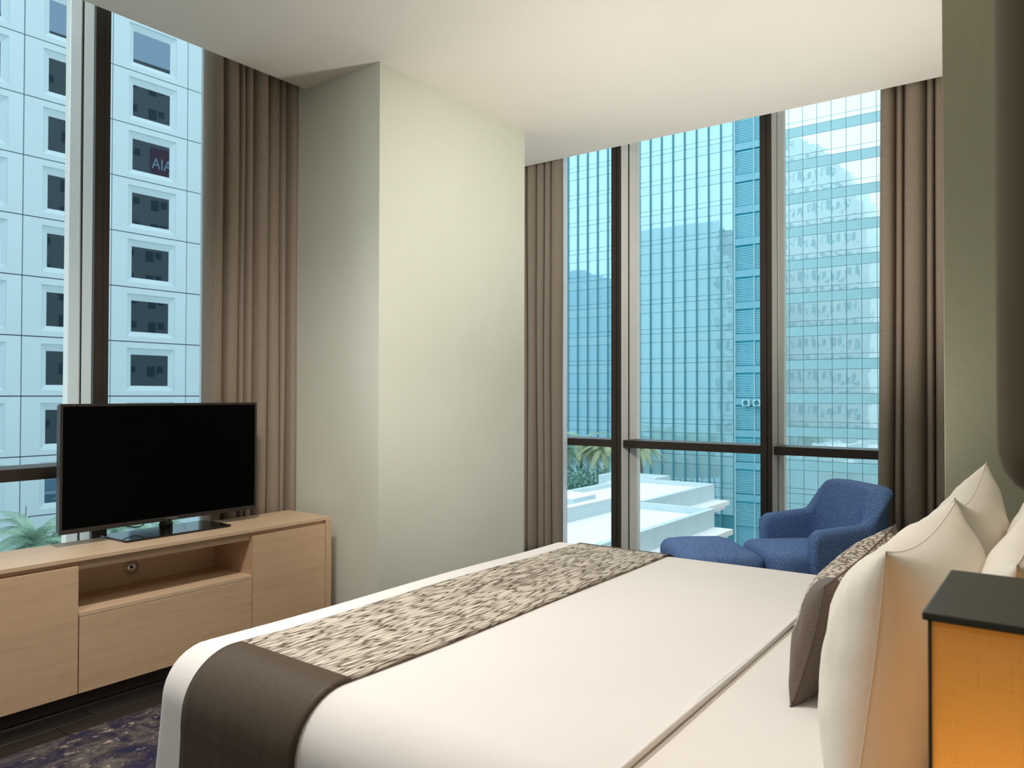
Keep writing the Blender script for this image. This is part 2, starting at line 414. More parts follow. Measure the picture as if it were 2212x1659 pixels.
curtain('curtain', 'taupe floor length curtain behind the television and the oak cabinet', 'y', 2.245, [0.085, 0.095, 0.034, 0.05, 0.09, 0.09, 0.045, 0.065], -3.655, 0.10, 0.03, 3.3, 3)
curtain('curtain', 'narrow taupe curtain stack between the sage pillar and the tower window', 'x', -3.46, [0.07, 0.085, 0.075, 0.06, 0.08], 4.835, 0.085, 0.03, 3.3, 8, side=-1, taper=-0.02)
curtain('curtain', 'taupe curtain hanging behind the blue armchair beside the sage wall', 'x', -0.885, [0.085, 0.04, 0.115, 0.04, 0.10, 0.08, 0.06], 4.84, 0.095, 0.03, 3.3, 5, side=-1, taper=0.03)
curtain('sheer_curtain', 'white sheer edge peeking out beside the curtain behind the television', 'y', 2.262, [0.04, 0.05, 0.05, 0.05], -3.715, 0.03, 0.03, 3.3, 11, mat=sheerm, cat='sheer')
curtain('sheer_curtain', 'white sheer edge peeking out beside the narrow curtain stack by the pillar', 'x', -3.22, [0.05, 0.05, 0.06], 4.86, 0.02, 0.03, 3.3, 12, mat=sheerm, cat='sheer', side=-1)

# ------------------------------------------------------------------ television cabinet
FX = -3.186                     # front plane
cab = thing('media_cabinet', (-3.36, 1.825, 0), 'long pale oak media cabinet with an open niche under the television', 'cabinet')
ya, yb = 0.945, 2.706
BK = -3.548
boxo('top', (BK, FX, ya, yb, 0.583, 0.600), oaktop, cab, 0.0015)
boxo('end_panel', (BK, FX, 2.670, yb, 0.0, 0.583), oakv, cab, 0.001)
boxo('end_panel', (BK, FX, ya, 0.981, 0.0, 0.583), oakv, cab, 0.001)
boxo('back_panel', (BK, BK + 0.012, 0.981, 2.67, 0.05, 0.583), oak, cab)
boxo('bottom_panel', (BK + 0.012, FX - 0.03, 0.981, 2.67, 0.05, 0.066), oak, cab)
boxo('divider', (BK + 0.012, FX - 0.02, 1.409, 1.427, 0.066, 0.583), oak, cab)
boxo('divider', (BK + 0.012, FX - 0.02, 2.221, 2.239, 0.066, 0.583), oak, cab)
boxo('rail', (FX - 0.042, FX - 0.022, 0.981, 2.67, 0.545, 0.583), oak, cab)
boxo('niche_back', (-3.512, -3.50, 1.427, 2.221, 0.36, 0.583), oak, cab)
boxo('shelf', (-3.50, FX - 0.001, 1.427, 2.221, 0.362, 0.378), oaktop, cab, 0.0008)
boxo('door', (FX - 0.018, FX, 2.224, 2.666, 0.058, 0.564), oak, cab, 0.001)
boxo('door', (FX - 0.018, FX, 0.985, 1.424, 0.058, 0.564), oak, cab, 0.001)
boxo('drawer_front', (FX - 0.018, FX, 1.4285, 2.220, 0.058, 0.360), oak, cab, 0.001)
boxo('plinth', (BK, FX - 0.035, 0.981, 2.67, 0.0, 0.044), plinthm, cab)
gm = MB()
prof = [(0.0, 0.0145), (0.010, 0.014), (0.020, 0.011), (0.027, 0.006), (0.0275, 0.0035), (0.034, 0.003), (0.035, 0.0)]
rows = [[(-3.499 + h, 1.795 + r * math.cos(t), 0.450 + r * math.sin(t)) for t in [2 * math.pi * q / 32 for q in range(32)]] for r, h in [(max(r, 0.0005), h) for r, h in prof]]
gm.grid(rows, True)
gr = obj('cable_grommet', gm, chrome, cab, smooth=True)
gr['label'] = 'round chrome cable grommet in the niche back'
gh = MB(); gh.grid([[(-3.499 + hx, 1.789 + r * math.cos(t), 0.454 + r * math.sin(t)) for t in [2 * math.pi * q / 20 for q in range(20)]] for r, hx in ((0.0005, 0.0152), (0.007, 0.0150), (0.0085, 0.012))], True)
obj('grommet_hole', gh, gasket, gr)

# ------------------------------------------------------------------ television
TX = -3.42
tv = thing('television', (-3.44, 1.93, 0.6), 'black flat screen television on a glossy stand on the oak cabinet', 'television')
y0, y1, z0, z1 = 1.449, 2.405, 0.656, 1.207
bz = MB()
bw, bb = 0.011, 0.019
bz.box(TX - 0.012, TX, y0, y0 + bw, z0, z1).box(TX - 0.012, TX, y1 - bw, y1, z0, z1).box(TX - 0.012, TX, y0 + bw, y1 - bw, z1 - bw, z1).box(TX - 0.012, TX, y0 + bw, y1 - bw, z0, z0 + bb)
obj('bezel', bz, blackplastic, tv)
boxo('screen', (TX - 0.010, TX - 0.003, y0 + bw, y1 - bw, z0 + bb, z1 - bw), screenm, tv)
boxo('rear_shell', (TX - 0.045, TX - 0.012, y0 + 0.004, y1 - 0.004, z0 + 0.004, z1 - 0.004), blackplastic, tv, 0.006)
nk = MB()
nk.grid([[(-3.437 + a * math.cos(t), 1.925 + b * math.sin(t), z) for t in [2 * math.pi * q / 24 for q in range(24)]] for a, b, z in
         [(0.024, 0.032, 0.609), (0.023, 0.031, 0.634), (0.025, 0.034, 0.638), (0.025, 0.034, 0.641), (0.022, 0.029, 0.646), (0.022, 0.029, 0.665)]], True)
obj('neck', nk, blackgloss, tv, smooth=True)
sb = MB(); pts = []
for cx, cy, s in ((-3.335, 2.186, 0), (-3.545, 2.186, 1), (-3.545, 1.694, 2), (-3.335, 1.694, 3)):
    for q in range(5):
        t = s * math.pi / 2 + q * math.pi / 8
        pts.append((cx + 0.014 * math.cos(t), cy + 0.014 * math.sin(t)))
sb.v = [(x, y, 0.600) for x, y in pts] + [(x, y, 0.6095) for x, y in pts]
n = len(pts); sb.f = [tuple(range(n))[::-1], tuple(range(n, 2 * n))] + [(i, (i + 1) % n, n + (i + 1) % n, n + i) for i in range(n)]
obj('stand_base', sb, blackgloss, tv, bevel=0.0015, seg=1)
tc = bpy.data.curves.new('lettering', 'FONT'); tc.body = 'SAMSUNG'; tc.size = 0.0105; tc.align_x = 'CENTER'; tc.extrude = 0.0003
to = bpy.data.objects.new('lettering', tc); C.objects.link(to); to.parent = tv
to.rotation_euler = (math.pi / 2, 0, math.pi / 2); to.location = Vector((TX + 0.0006, 1.942, 0.6625)) - Vector(tv.location)
tc.materials.append(chrome)
tc.space_character = 1.1; to.scale = (1.15, 1, 1)
def text_mesh(t):
    me = bpy.data.meshes.new_from_object(t); p, l, r, sc = t.parent, t.location.copy(), t.rotation_euler.copy(), t.scale.copy()
    bpy.data.objects.remove(t); o = bpy.data.objects.new('lettering', me); C.objects.link(o); o.parent = p; o.location = l; o.rotation_euler = r; o.scale = sc
    return o
text_mesh(to)
cord = MB().tube([(-3.475, 1.86, 0.665), (-3.50, 1.845, 0.635), (-3.52, 1.82, 0.628), (-3.535, 1.78, 0.640), (-3.535, 1.75, 0.66)], 0.0025, 6)
obj('power_cord', cord, gasket, tv, smooth=True)
cord2 = MB().tube([(-3.46, 2.33, 0.67), (-3.49, 2.345, 0.64), (-3.53, 2.36, 0.603)], 0.0022, 6)
o = obj('data_cable', cord2, plain('blue_cable', (40, 70, 150), 0.5), tv, smooth=True); o['label'] = 'short blue cable behind the television'

# ------------------------------------------------------------------ rug, bed
rug = obj('rug', MB().box(-2.945, -0.5, -1.4, 3.35, 0.0, 0.010), rugm, None, bevel=0.003, seg=2)
tag(rug, 'distressed navy and cream rug lying beside the bed', 'rug')
ZB = 0.598
BX0, BX1, BY0, BY1 = -1.922, 0.20, 1.03, 2.985
bed = thing('bed', (-0.85, 2.0, 0), 'king bed with white fitted sheet beneath the pillows', 'bed')
boxo('base', (BX0 + 0.12, BX1, BY0 + 0.07, BY1 - 0.07, 0.08, 0.30), taupe, bed, 0.02)
for sx in (BX0 + 0.14, BX1 - 0.10):
    for sy in (BY0 + 0.15, BY1 - 0.15):
        boxo('leg', (sx - 0.03, sx + 0.03, sy - 0.03, sy + 0.03, 0.010, 0.08), blackwood, bed)
RC = 0.10
def rbox_top(x0, x1, y0, y1, z0, z1, r, n=6):
    """box with rounded top edges as rows for a grid"""
    rows = []
    prof = [(0.0, z0)] + [(r * (1 - math.cos(t)), z1 - r + r * math.sin(t)) for t in [math.pi / 2 * q / n for q in range(n + 1)]]
    for ins, z in prof:
        row = []
        cr_ = max(0.05, r - ins * 0.5)
        for cx, cy, s in ((x1 - cr_ - ins, y1 - cr_ - ins, 0), (x0 + cr_ + ins, y1 - cr_ - ins, 1), (x0 + cr_ + ins, y0 + cr_ + ins, 2), (x1 - cr_ - ins, y0 + cr_ + ins, 3)):
            for q in range(n + 1):
                t = s * math.pi / 2 + q * math.pi / 2 / n
                row.append((cx + cr_ * math.cos(t), cy + cr_ * math.sin(t), z))
        rows.append(row)
    return rows
mm = MB().grid(rbox_top(BX0 + 0.10, BX1, BY0 + 0.035, BY1 - 0.035, 0.30, ZB - 0.013, 0.085), True)
L = len(mm.v); m_ = len(rbox_top(0, 1, 0, 1, 0, 1, .1)[0])
mm.f.append(tuple(range(L - m_, L))); mm.f.append(tuple(range(m_))[::-1])
obj('mattress', mm, white_sheet, bed, smooth=True)

DX0, DX1 = BX0 + 0.088, -0.645      # flat zone of the duvet
DY0, DY1 = BY0 + 0.13, BY1 - 0.13
def drape(p, q, off=0.0, r=0.13, folds=True):
    """unfolded cloth coordinate (p along X, q along Y) -> draped point"""
    a = max(0.0, DX0 - p); b = (DY0 - q) if q < DY0 else ((q - DY1) if q > DY1 else 0.0)
    sy = -1 if q < DY0 else 1
    # a corner keeps the fuller of the two hangs so the hem stays level
    rho = math.hypot(a, b)
    if rho < 1e-9:
        z = ZB + off + 0.004 * math.sin(3.1 * p + 1.3 * q) + 0.003 * math.sin(5 * q - 2 * p)
        return Vector((p, q, z))
    ca, sb_ = a / rho, b / rho
    r = r * (sb_ * sb_ + 0.42 * ca * ca)
    hem = max(a, b) if min(a, b) > 0 else rho
    rho2 = 0.5 * rho + 0.5 * hem
    th = rho2 / r
    w = max(0.0, min(1, 1 - rho2 / (r * 1.6)))
    z_top = ZB + off + w * (0.004 * math.sin(3.1 * p + 1.3 * q) + 0.003 * math.sin(5 * q - 2 * p))
    if th < math.pi / 2:
        f = (r + off) * math.sin(th); z = z_top - (r + off) * (1 - math.cos(th))
    else:
        h = rho2 - r * math.pi / 2
        wob = 0.0
        if folds:
            s = p if b > a else q
            wob = 0.008 * math.sin(7 * s + 1.0) * min(1, h * 4) + 0.006 * math.sin(15 * s) * min(1, h * 3)
            if min(a, b) > 0: wob += 0.008 * math.sin(6 * math.atan2(b, a)) * min(1, h * 3)
        f = r + off + (0.05 * sb_ * sb_ + 0.03 * ca * ca) * h + wob
        z = max(0.016, z_top - r - off - h)
    return Vector((p * (a == 0) + (DX0 - f * ca) * (a > 0), q * (b == 0) + ((DY0 - f * sb_) if sy < 0 else (DY1 + f * sb_)) * (b > 0), z))
NP, NQ = 110, 150
P0 = DX0 - 0.62; Q0 = DY0 - 0.64; Q1 = DY1 + 0.64
rows = []
for i in range(NP + 1):
    p = DX1 + (P0 - DX1) * i / NP
    rows.append([drape(p, Q0 + (Q1 - Q0) * j / NQ) for j in range(NQ + 1)])
# rolled head edge of the duvet
lip = []
for ins, dz in ((0.0015, -0.013), (0.0035, -0.007), (0.004, 0.0), (0.002, 0.0022), (-0.0015, 0.0022), (-0.004, 0.0004)):
    lip.append([v + Vector((ins + 0.008 * math.sin(1.7 * v.y), 0, dz * (1 if v.z > 0.5 else 0.4))) for v in rows[0]])
dv = MB().grid(lip + rows)
duvet = obj('duvet', dv, white_sheet, None, smooth=True)
tag(duvet, 'smooth white duvet spread over the bed and hanging to the floor', 'duvet')

runner = thing('bed_runner', (-1.53, 2.0, ZB), 'bark patterned runner with plain taupe ends across the foot of the bed', 'bed runner')
def runner_piece(name, q0, q1, mat, nq, off=0.007):
    rows = []
    for j in range(nq + 1):
        q = q0 + (q1 - q0) * j / nq
        row = [drape(-1.322 - 0.418 * i / 24 + 0.004 * math.sin(6 * q) * (i in (0, 24)), q, off, folds=False) for i in range(25)]
        if name == 'end_panel':
            h = max(0.0, (DY0 - q) if q < DY0 else (q - DY1)); sgn = -1 if q < DY0 else 1
            for i, v in enumerate(row):
                k = 0.007 * min(1.0, h * 5) * max(0.0, mnoise.noise(Vector((i * 0.55 + q * 2.0, q * 2.6, 4.0)))) + 0.0015 * math.exp(-((h - 0.22) / 0.02) ** 2)
                v.y += sgn * k
        rows.append(row)
    return obj(name, MB().grid(rows), mat, runner, smooth=True, solid=0.006)
QS0, QS1 = 1.180, 2.862
runner_piece('center_panel', QS0, QS1, barkm, 60)
runner_piece('end_panel', DY0 - 0.56, QS0, taupe, 70)
runner_piece('end_panel', QS1, DY1 + 0.56, taupe, 40)

# ------------------------------------------------------------------ pillows
def pillow_pts(L, Hh, T, nu=44, nv=34, pinch=0.07, seed=1, wr=0.006, sag=0.0):
    rnd = random.Random(seed); ox = rnd.random() * 50
    front, back = [], []
    for j in range(nv + 1):
        v = -1 + 2 * j / nv; rf, rb = [], []
        for i in range(nu + 1):
            u = -1 + 2 * i / nu
            # finer near the edges
            uu = math.sin(u * math.pi / 2) * 0.6 + u * 0.4; vv = math.sin(v * math.pi / 2) * 0.6 + v * 0.4
            x = uu * L / 2 * (1 - pinch * (1 - vv * vv)); y = vv * Hh / 2 * (1 - pinch * (1 - uu * uu))
            y -= sag * (1 - uu * uu) * (vv + 1) / 2
            t = T / 2 * (max(0, 1 - abs(uu) ** 2.6) * max(0, 1 - abs(vv) ** 2.6)) ** 0.52
            k = min(1, t / (T * 0.2))
            w = wr * mnoise.noise(Vector((x * 9 + ox, y * 14, seed))) * k + wr * 0.5 * mnoise.noise(Vector((x * 30 + ox, y * 22, seed + 5))) * k
            w2 = wr * mnoise.noise(Vector((x * 9 + ox, y * 14, seed + 9))) * k
            rf.append((x, y, t + w)); rb.append((x, y, -t - w2))
        front.append(rf); back.append(rb)
    return front, back
def place(pts, base, lean, yaw, Hh, zmin, tilt=0.0):
    """local (x along, y up, z out of the front) -> world; front faces -X; x runs along +Y"""
    out = []
    cl, sl, cw, sw = math.cos(lean), math.sin(lean), math.cos(yaw), math.sin(yaw)
    ct, st = math.cos(tilt), math.sin(tilt)
    for r in pts:
        row = []
        for (x, y, z) in r:
            x, y = x * ct - y * st, x * st + y * ct
            h = y + Hh / 2
            fx = z * cl - h * sl          # toward -X
            hz = h * cl + z * sl
            wx, wy = -fx, x
            X = wx * cw - wy * sw; Y = wx * sw + wy * cw
            row.append((base[0] + X, base[1] + Y, max(zmin + 0.0015, base[2] + hz)))
        out.append(row)
    return out
def pillow(name, label, cat, base, L, Hh, T, lean, yaw=0.0, seed=1, mat=None, group=None, pinch=0.07, sag=0.0, wr=0.006, zmin=ZB - 0.013, tilt=0.0):
    wr = wr * 1.4; mat = mat or pillow_cotton
    root = thing(name, base, label, cat, group)
    f, b = pillow_pts(L, Hh, T, pinch=pinch, seed=seed, sag=sag, wr=wr)
    f = place(f, base, lean, yaw, Hh, zmin, tilt); b = place(b, base, lean, yaw, Hh, zmin, tilt)
    mb = MB().grid(f).grid(b, flip=True)
    bmw = obj('case', mb, mat, root, smooth=True)
    bm = bmesh.new(); bm.from_mesh(bmw.data); bmesh.ops.remove_doubles(bm, verts=bm.verts, dist=1e-5); bmesh.ops.recalc_face_normals(bm, faces=bm.faces); bm.to_mesh(bmw.data); bm.free()
    rim = f[0] + [r[-1] for r in f[1:]] + f[-1][::-1][1:] + [r[0] for r in f[::-1]][1:]
    obj('seam', MB().tube(rim, 0.0008, 5, cap=False), mat, root, smooth=True)
    return root
pillow('pillow', 'white pillow standing nearest the lamp, in front of the back row', 'pillow', (-0.268, 1.59, ZB - 0.02), 0.83, 0.444, 0.245, R(7), seed=3, sag=0.02, tilt=R(-1.5))
pillow('pillow', 'white pillow at the far end of the front row, its corner against the sage wall', 'pillow', (-0.275, 2.45, ZB - 0.02), 0.78, 0.450, 0.22, R(7), seed=9, sag=0.05, tilt=R(2.0))
pillow('pillow', 'white pillow of the back row nearest the lamp, half cut by the frame', 'pillow', (-0.105, 1.56, ZB - 0.02), 0.80, 0.46, 0.15, R(6), seed=14, sag=0.015)
pillow('pillow', 'white pillow of the back row on the far side, at the right edge', 'pillow', (-0.10, 2.43, ZB - 0.02), 0.78, 0.42, 0.16, R(7), seed=21, sag=0.0)

def lumbar():
    L, Hh, T = 0.75, 0.285, 0.165
    base = (-0.484, 2.035, ZB - 0.005)
    root = thing('lumbar_cushion', base, 'low cushion with taupe ends and bark patterned middle, before the white pillows', 'cushion')
    nu = 60
    f, b = pillow_pts(L, Hh, T, nu=nu, nv=30, pinch=0.09, seed=31, wr=0.005)
    f = place(f, base, R(15), 0, Hh, ZB - 0.013, R(2)); b = place(b, base, R(15), 0, Hh, ZB - 0.013, R(2))
    cut = [0, 11, 49, nu]
    for k, nm, mt in ((0, 'end_panel', taupe2), (1, 'center_panel', barkm2), (2, 'end_panel', taupe2)):
        c0, c1 = cut[k], cut[k + 1]
        mb = MB().grid([r[c0:c1 + 1] for r in f]).grid([r[c0:c1 + 1] for r in b], flip=True)
        obj(nm, mb, mt, root, smooth=True)
    rim = f[0] + [r[-1] for r in f[1:]] + f[-1][::-1][1:] + [r[0] for r in f[::-1]][1:]
    obj('seam', MB().tube(rim, 0.0022, 5, cap=False), taupe2, root, smooth=True)
lumbar()

# ------------------------------------------------------------------ headboard panel, nightstand, lamp
hp = obj('wall_panel', MB().box(-0.043, XR, 0.60, 0.76, 1.178, 2.6), leather, None, bevel=0.045, seg=6, smooth=True)
tag(hp, 'dark brown padded panel with a rounded lower corner at the right edge above the lamp', 'wall panel')

ns = thing('nightstand', (0.02, 0.86, 0), 'dark nightstand standing under the square lamp', 'nightstand')
boxo('body', (-0.19, XR - 0.01, 0.62, 1.02, 0.10, 0.555), blackwood, ns, 0.003)
boxo('top', (-0.20, XR - 0.01, 0.61, 1.025, 0.555, 0.575), blackwood, ns, 0.002)
boxo('drawer', (-0.205, -0.19, 0.63, 1.01, 0.34, 0.54), blackwood, ns, 0.002)
for sx in (-0.17, XR - 0.05):
    for sy in (0.64, 0.98):
        boxo('leg', (sx - 0.015, sx + 0.015, sy, sy + 0.03, 0.0, 0.10), blackwood, ns)
LX0, LX1, LY0, LY1, LZ = -0.108, 0.104, 0.806, 1.008, 1.0405
lp = thing('table_lamp', (0, 0.907, 0.575), 'square bedside lamp with a black lid and a glowing amber linen shade', 'lamp')
boxo('lid', (LX0 - 0.006, LX1 + 0.006, LY0 - 0.006, LY1 + 0.006, LZ, LZ + 0.008), lampblack, lp, 0.002)
boxo('base', (LX0, LX1, LY0, LY1, 0.575, 0.590), lampblack, lp, 0.002)
sh = MB()
t_ = 0.0015
sh.box(LX0, LX1, LY0, LY0 + t_, 0.590, LZ).box(LX0, LX1, LY1 - t_, LY1, 0.590, LZ).box(LX0, LX0 + t_, LY0 + t_, LY1 - t_, 0.590, LZ).box(LX1 - t_, LX1, LY0 + t_, LY1 - t_, 0.590, LZ)
so = obj('shade', sh, shadem, lp)
for sx in (LX0 - 0.0015, LX1 - 0.0015):
    for sy in (LY0 - 0.0015, LY1 - 0.0015):
        boxo('frame_post', (sx, sx + 0.003, sy, sy + 0.003, 0.590, LZ), lampblack, lp)
bm_ = MB().grid([[((LX0 + LX1) / 2 + r * math.cos(t), (LY0 + LY1) / 2 + r * math.sin(t), z) for t in [2 * math.pi * q / 16 for q in range(16)]] for r, z in ((0.012, 0.59), (0.012, 0.63), (0.014, 0.64), (0.027, 0.675), (0.030, 0.69), (0.024, 0.71), (0.001, 0.72))], True)
bulbm = NT('bulb_glow'); bulbm.n.remove(bulbm.b); em = bulbm.add('ShaderNodeEmission'); em.inputs['Color'].default_value = (1, 0.72, 0.4, 1); em.inputs['Strength'].default_value = 8
bulbm.link(em.outputs[0], bulbm.out.inputs['Surface'])
obj('bulb', bm_, bulbm.m, lp, smooth=True)
pl = lamp('lamp_bulb_light', 'POINT', ((LX0 + LX1) / 2, (LY0 + LY1) / 2 - 0.01, 0.74), 1.5, (1.0, 0.82, 0.54), shadow_soft_size=0.03)

# ------------------------------------------------------------------ armchair and ottoman (local: front = -Y)
def superbox(w, d, h, r, n=5, crown=0.0, z0=0.0, taperf=0.0):
    """rounded cushion block centred on x,y, bottom at z0"""
    rows = []
    prof = [(r * (1 - math.sin(t)), z0 + r - r * math.cos(t)) for t in [math.pi / 2 * q / n for q in range(n + 1)]] + \
           [(r * (1 - math.cos(t)), z0 + h - r + r * math.sin(t)) for t in [math.pi / 2 * q / n for q in range(n + 1)]]
    cr2 = max(r * 1.6, 0.05)
    for ins, z in prof:
        row = []
        for sx, sy, s in ((1, 1, 0), (-1, 1, 1), (-1, -1, 2), (1, -1, 3)):
            for q in range(n + 2):
                t = s * math.pi / 2 + q * math.pi / 2 / (n + 1)
                c_ = max(cr2 - ins, 0.01)
                x = sx * (w / 2 - cr2) + c_ * math.cos(t); y = sy * (d / 2 - cr2) + c_ * math.sin(t)
                row.append((x * (1 - taperf * (0.5 - y / d)), y, z))
        rows.append(row)
    mb = MB().grid(rows, True)
    top = rows[-1]; m = len(top)
    for k in range(1, 6):
        f = 1 - k / 6
        mb_rows = [(x * f, y * f, z + crown * (1 - f * f)) for x, y, z in top]
        rows.append(mb_rows)
    mb = MB().grid(rows, True)
    cidx = len(mb.v); mb.v.append((0, 0, top[0][2] + crown)); o = cidx - m
    for j in range(m): mb.f.append((o + j, o + (j + 1) % m, cidx))
    mb.f.append(tuple(range(m))[::-1])
    return mb
ch = thing('armchair', (-1.059, 4.289, 0), 'blue woven tub armchair with sloping arms by the window', 'armchair', rz=R(-47))
def shell():
    w, d = 0.64, 0.47
    ro = 0.19
    path = []           # outer plan path from the front of one arm round the back to the other arm
    def seg(p, q, n): return [(p[0] + (q[0] - p[0]) * i / n, p[1] + (q[1] - p[1]) * i / n) for i in range(n)]
    path += seg((-w / 2, -d / 2), (-w / 2, d / 2 - ro), 16)
    path += [(-w / 2 + ro - ro * math.cos(t), d / 2 - ro + ro * math.sin(t)) for t in [math.pi / 2 * q / 12 for q in range(12)]]
    path += seg((-w / 2 + ro, d / 2), (w / 2 - ro, d / 2), 14)
    path += [(w / 2 - ro + ro * math.sin(t), d / 2 - ro + ro * math.cos(t)) for t in [math.pi / 2 * q / 12 for q in range(12)]]
    path += seg((w / 2, d / 2 - ro), (w / 2, -d / 2), 16) + [(w / 2, -d / 2)]
    N = len(path); secs = []; edge = []
    for i, (x, y) in enumerate(path):
        a = path[max(i - 1, 0)]; b = path[min(i + 1, N - 1)]
        tx, ty = b[0] - a[0], b[1] - a[1]; l = math.hypot(tx, ty); tx /= l; ty /= l
        nx, ny = ty, -tx                          # inward normal
        # height along the path
        yy = (y + d / 2) / d
        arm = 0.575 + 0.05 * yy
        s = max(0.0, min(1.0, (yy - 0.55) / 0.36)); s = s * s * (3 - 2 * s)
        H = arm + (0.779 - arm) * s
        # drop of the arm front corner
        if yy < 0.06: H -= 0.02 * (1 - yy / 0.06)
        cx = abs(x) / (w / 2)
        if yy > 0.85: H -= 0.022 * max(0.0, cx - 0.35) ** 2
        th = 0.085 + 0.03 * s
        lean_o = 0.02 * s; lean_i = 0.03 * s
        zb = 0.19
        sec = []
        ins_bot = 0.035
        r = 0.032
        prof = [(ins_bot, zb), (0.012, 0.34), (0.0 - lean_o * 0.3, H - r - 0.03)]
        for q in range(6):
            t = math.pi / 2 * q / 5
            prof.append((r - r * math.cos(t) - lean_o, H - r + r * math.sin(t)))
        for q in range(6):
            t = math.pi / 2 * q / 5
            prof.append((th - r + r * math.sin(t) - lean_i * 0.7, H - r + r * math.cos(t) - 0.004 * q / 5))
        prof += [(th - lean_i * 0.2, H - r - 0.05), (th + 0.025 * s, 0.40), (th + 0.01, zb)]
        secs.append([(x + nx * o, y + ny * o, z) for o, z in prof])
        edge.append((x + nx * (r * 0.25 - lean_o), y + ny * (r * 0.25 - lean_o), H - r * 0.28))
    mb = MB().grid(secs, True)
    m = len(secs[0]); mb.f.append(tuple(range(m))); e = (N - 1) * m; mb.f.append(tuple(e + q for q in range(m))[::-1])
    return mb, edge
smb, edge = shell()
shl = obj('shell', smb, blueknit, ch, smooth=True, local=True)
obj('piping', MB().tube([edge[0][:2] + (0.25,), edge[0][:2] + (0.45,)] + edge + [edge[-1][:2] + (0.45,), edge[-1][:2] + (0.25,)], 0.0035, 6), blueknit, shl, smooth=True).location -= Vector(shl.location)
st = superbox(0.50, 0.52, 0.215, 0.05, crown=0.024, z0=0.235)
st.v = [(x, y - 0.13, z) for x, y, z in st.v]
obj('seat_cushion', st, blueknit, ch, smooth=True, local=True)
ub = superbox(0.48, 0.40, 0.08, 0.02, z0=0.165)
obj('underframe', ub, blueknit, ch, smooth=True, local=True)
for sx in (-0.2, 0.2):
    for sy in (-0.17, 0.15):
        obj('leg', MB().tube([(sx, sy, 0.17), (sx * 1.12, sy * 1.12, 0.0)], [0.018, 0.011], 10), blackwood, ch, smooth=True, local=True)
ot = thing('ottoman', (-1.605, 4.01, 0), 'blue woven ottoman pushed up to the front of the armchair', 'ottoman', rz=R(-50))
oc = superbox(0.60, 0.43, 0.19, 0.055, crown=0.038, z0=0.235)
obj('cushion', oc, blueknit, ot, smooth=True, local=True)
for sx in (-0.22, 0.22):
    for sy in (-0.15, 0.15):
        obj('leg', MB().tube([(sx, sy, 0.24), (sx * 1.08, sy * 1.08, 0.0)], [0.016, 0.011], 10), blackwood, ot, smooth=True, local=True)

# ------------------------------------------------------------------ outside: precast building across the street
TH = R(-1.5)    # facade turned a touch from parallel
pb = thing('office_building', (-48, 25, -16), 'pale precast office building with recessed square windows beyond the left window', 'building', rz=TH)
# local frame of pb: s along local +Y, outward = local +X
ZT, ZS = 21.85 + 16, 3.456
def local_obj(name, mb, mat, parent, **kw): return obj(name, mb, mat, parent, local=True, **kw)
local_obj('core_wall', MB().box(-17.0, -0.42, -22, 16.0, 0, 46), precast_joint, pb)
local_obj('base_wall', MB().box(-0.42, 0.0, -22, 16.0, 0, ZT - 8 * ZS - 0.03), precast, pb)
local_obj('side_wall', MB().box(-17.0, -0.1, 16.0, 16.2, 0, 46.5), precast, pb)
PW, PH, g_ = 4.92, ZS, 0.030
def precast_panel():
    mb = MB(); x = 0.0; r = -0.22
    y0, y1, z0, z1 = g_, PW - g_, g_, PH - g_
    oy0, oy1, oz0, oz1 = 1.0, 4.14, PH - 3.12, PH - 0.40
    iy0, iy1, iz0, iz1 = 1.355, 3.785, PH - 2.80, PH - 0.81
    lip = -0.05
    A = [(x, y0, z0), (x, y1, z0), (x, y1, z1), (x, y0, z1)]
    B = [(x, oy0, oz0), (x, oy1, oz0), (x, oy1, oz1), (x, oy0, oz1)]
    B2 = [(lip, q[1], q[2]) for q in B]
    D = [(r, iy0, iz0), (r, iy1, iz0), (r, iy1, iz1), (r, iy0, iz1)]
    E_ = [(-0.3, q[1], q[2]) for q in A]
    mb.v = A + B + B2 + D + E_
    for a, b in ((0, 4), (4, 8), (8, 12)):
        for k in range(4): mb.f.append((a + k, a + (k + 1) % 4, b + (k + 1) % 4, b + k))
    for k in range(4): mb.f.append((16 + k, 16 + (k + 1) % 4, (k + 1) % 4, k))
    return mb
pan0 = local_obj('panel', precast_panel(), precast, pb, origin=(0, 0, 0))
panm = pan0.data
gp = MB().box(-0.01, 0.01, 0, 2.43, 0, 1.99)
gl0 = local_obj('pane', gp, darkpane, pan0, origin=(0, 0, 0)); glm = gl0.data
first = True
for c in range(-4, 4):
    for r_ in range(0, 10):
        y = -1.776 + c * PW; z = ZT - (r_ - 1) * PH - PH
        if z < ZT - 8 * ZS - 0.1: continue
        if first: p, g2 = pan0, gl0; first = False
        else:
            p = bpy.data.objects.new('panel', panm); C.objects.link(p); p.parent = pb
            g2 = bpy.data.objects.new('pane', glm); C.objects.link(g2); g2.parent = p
        p.location = (0, y, z)
        g2.location = (-0.235, 1.355, PH - 2.80)
        g2.rotation_euler = (0, R(random.uniform(-0.25, 0.25)), R(random.uniform(-0.3, 0.3)))

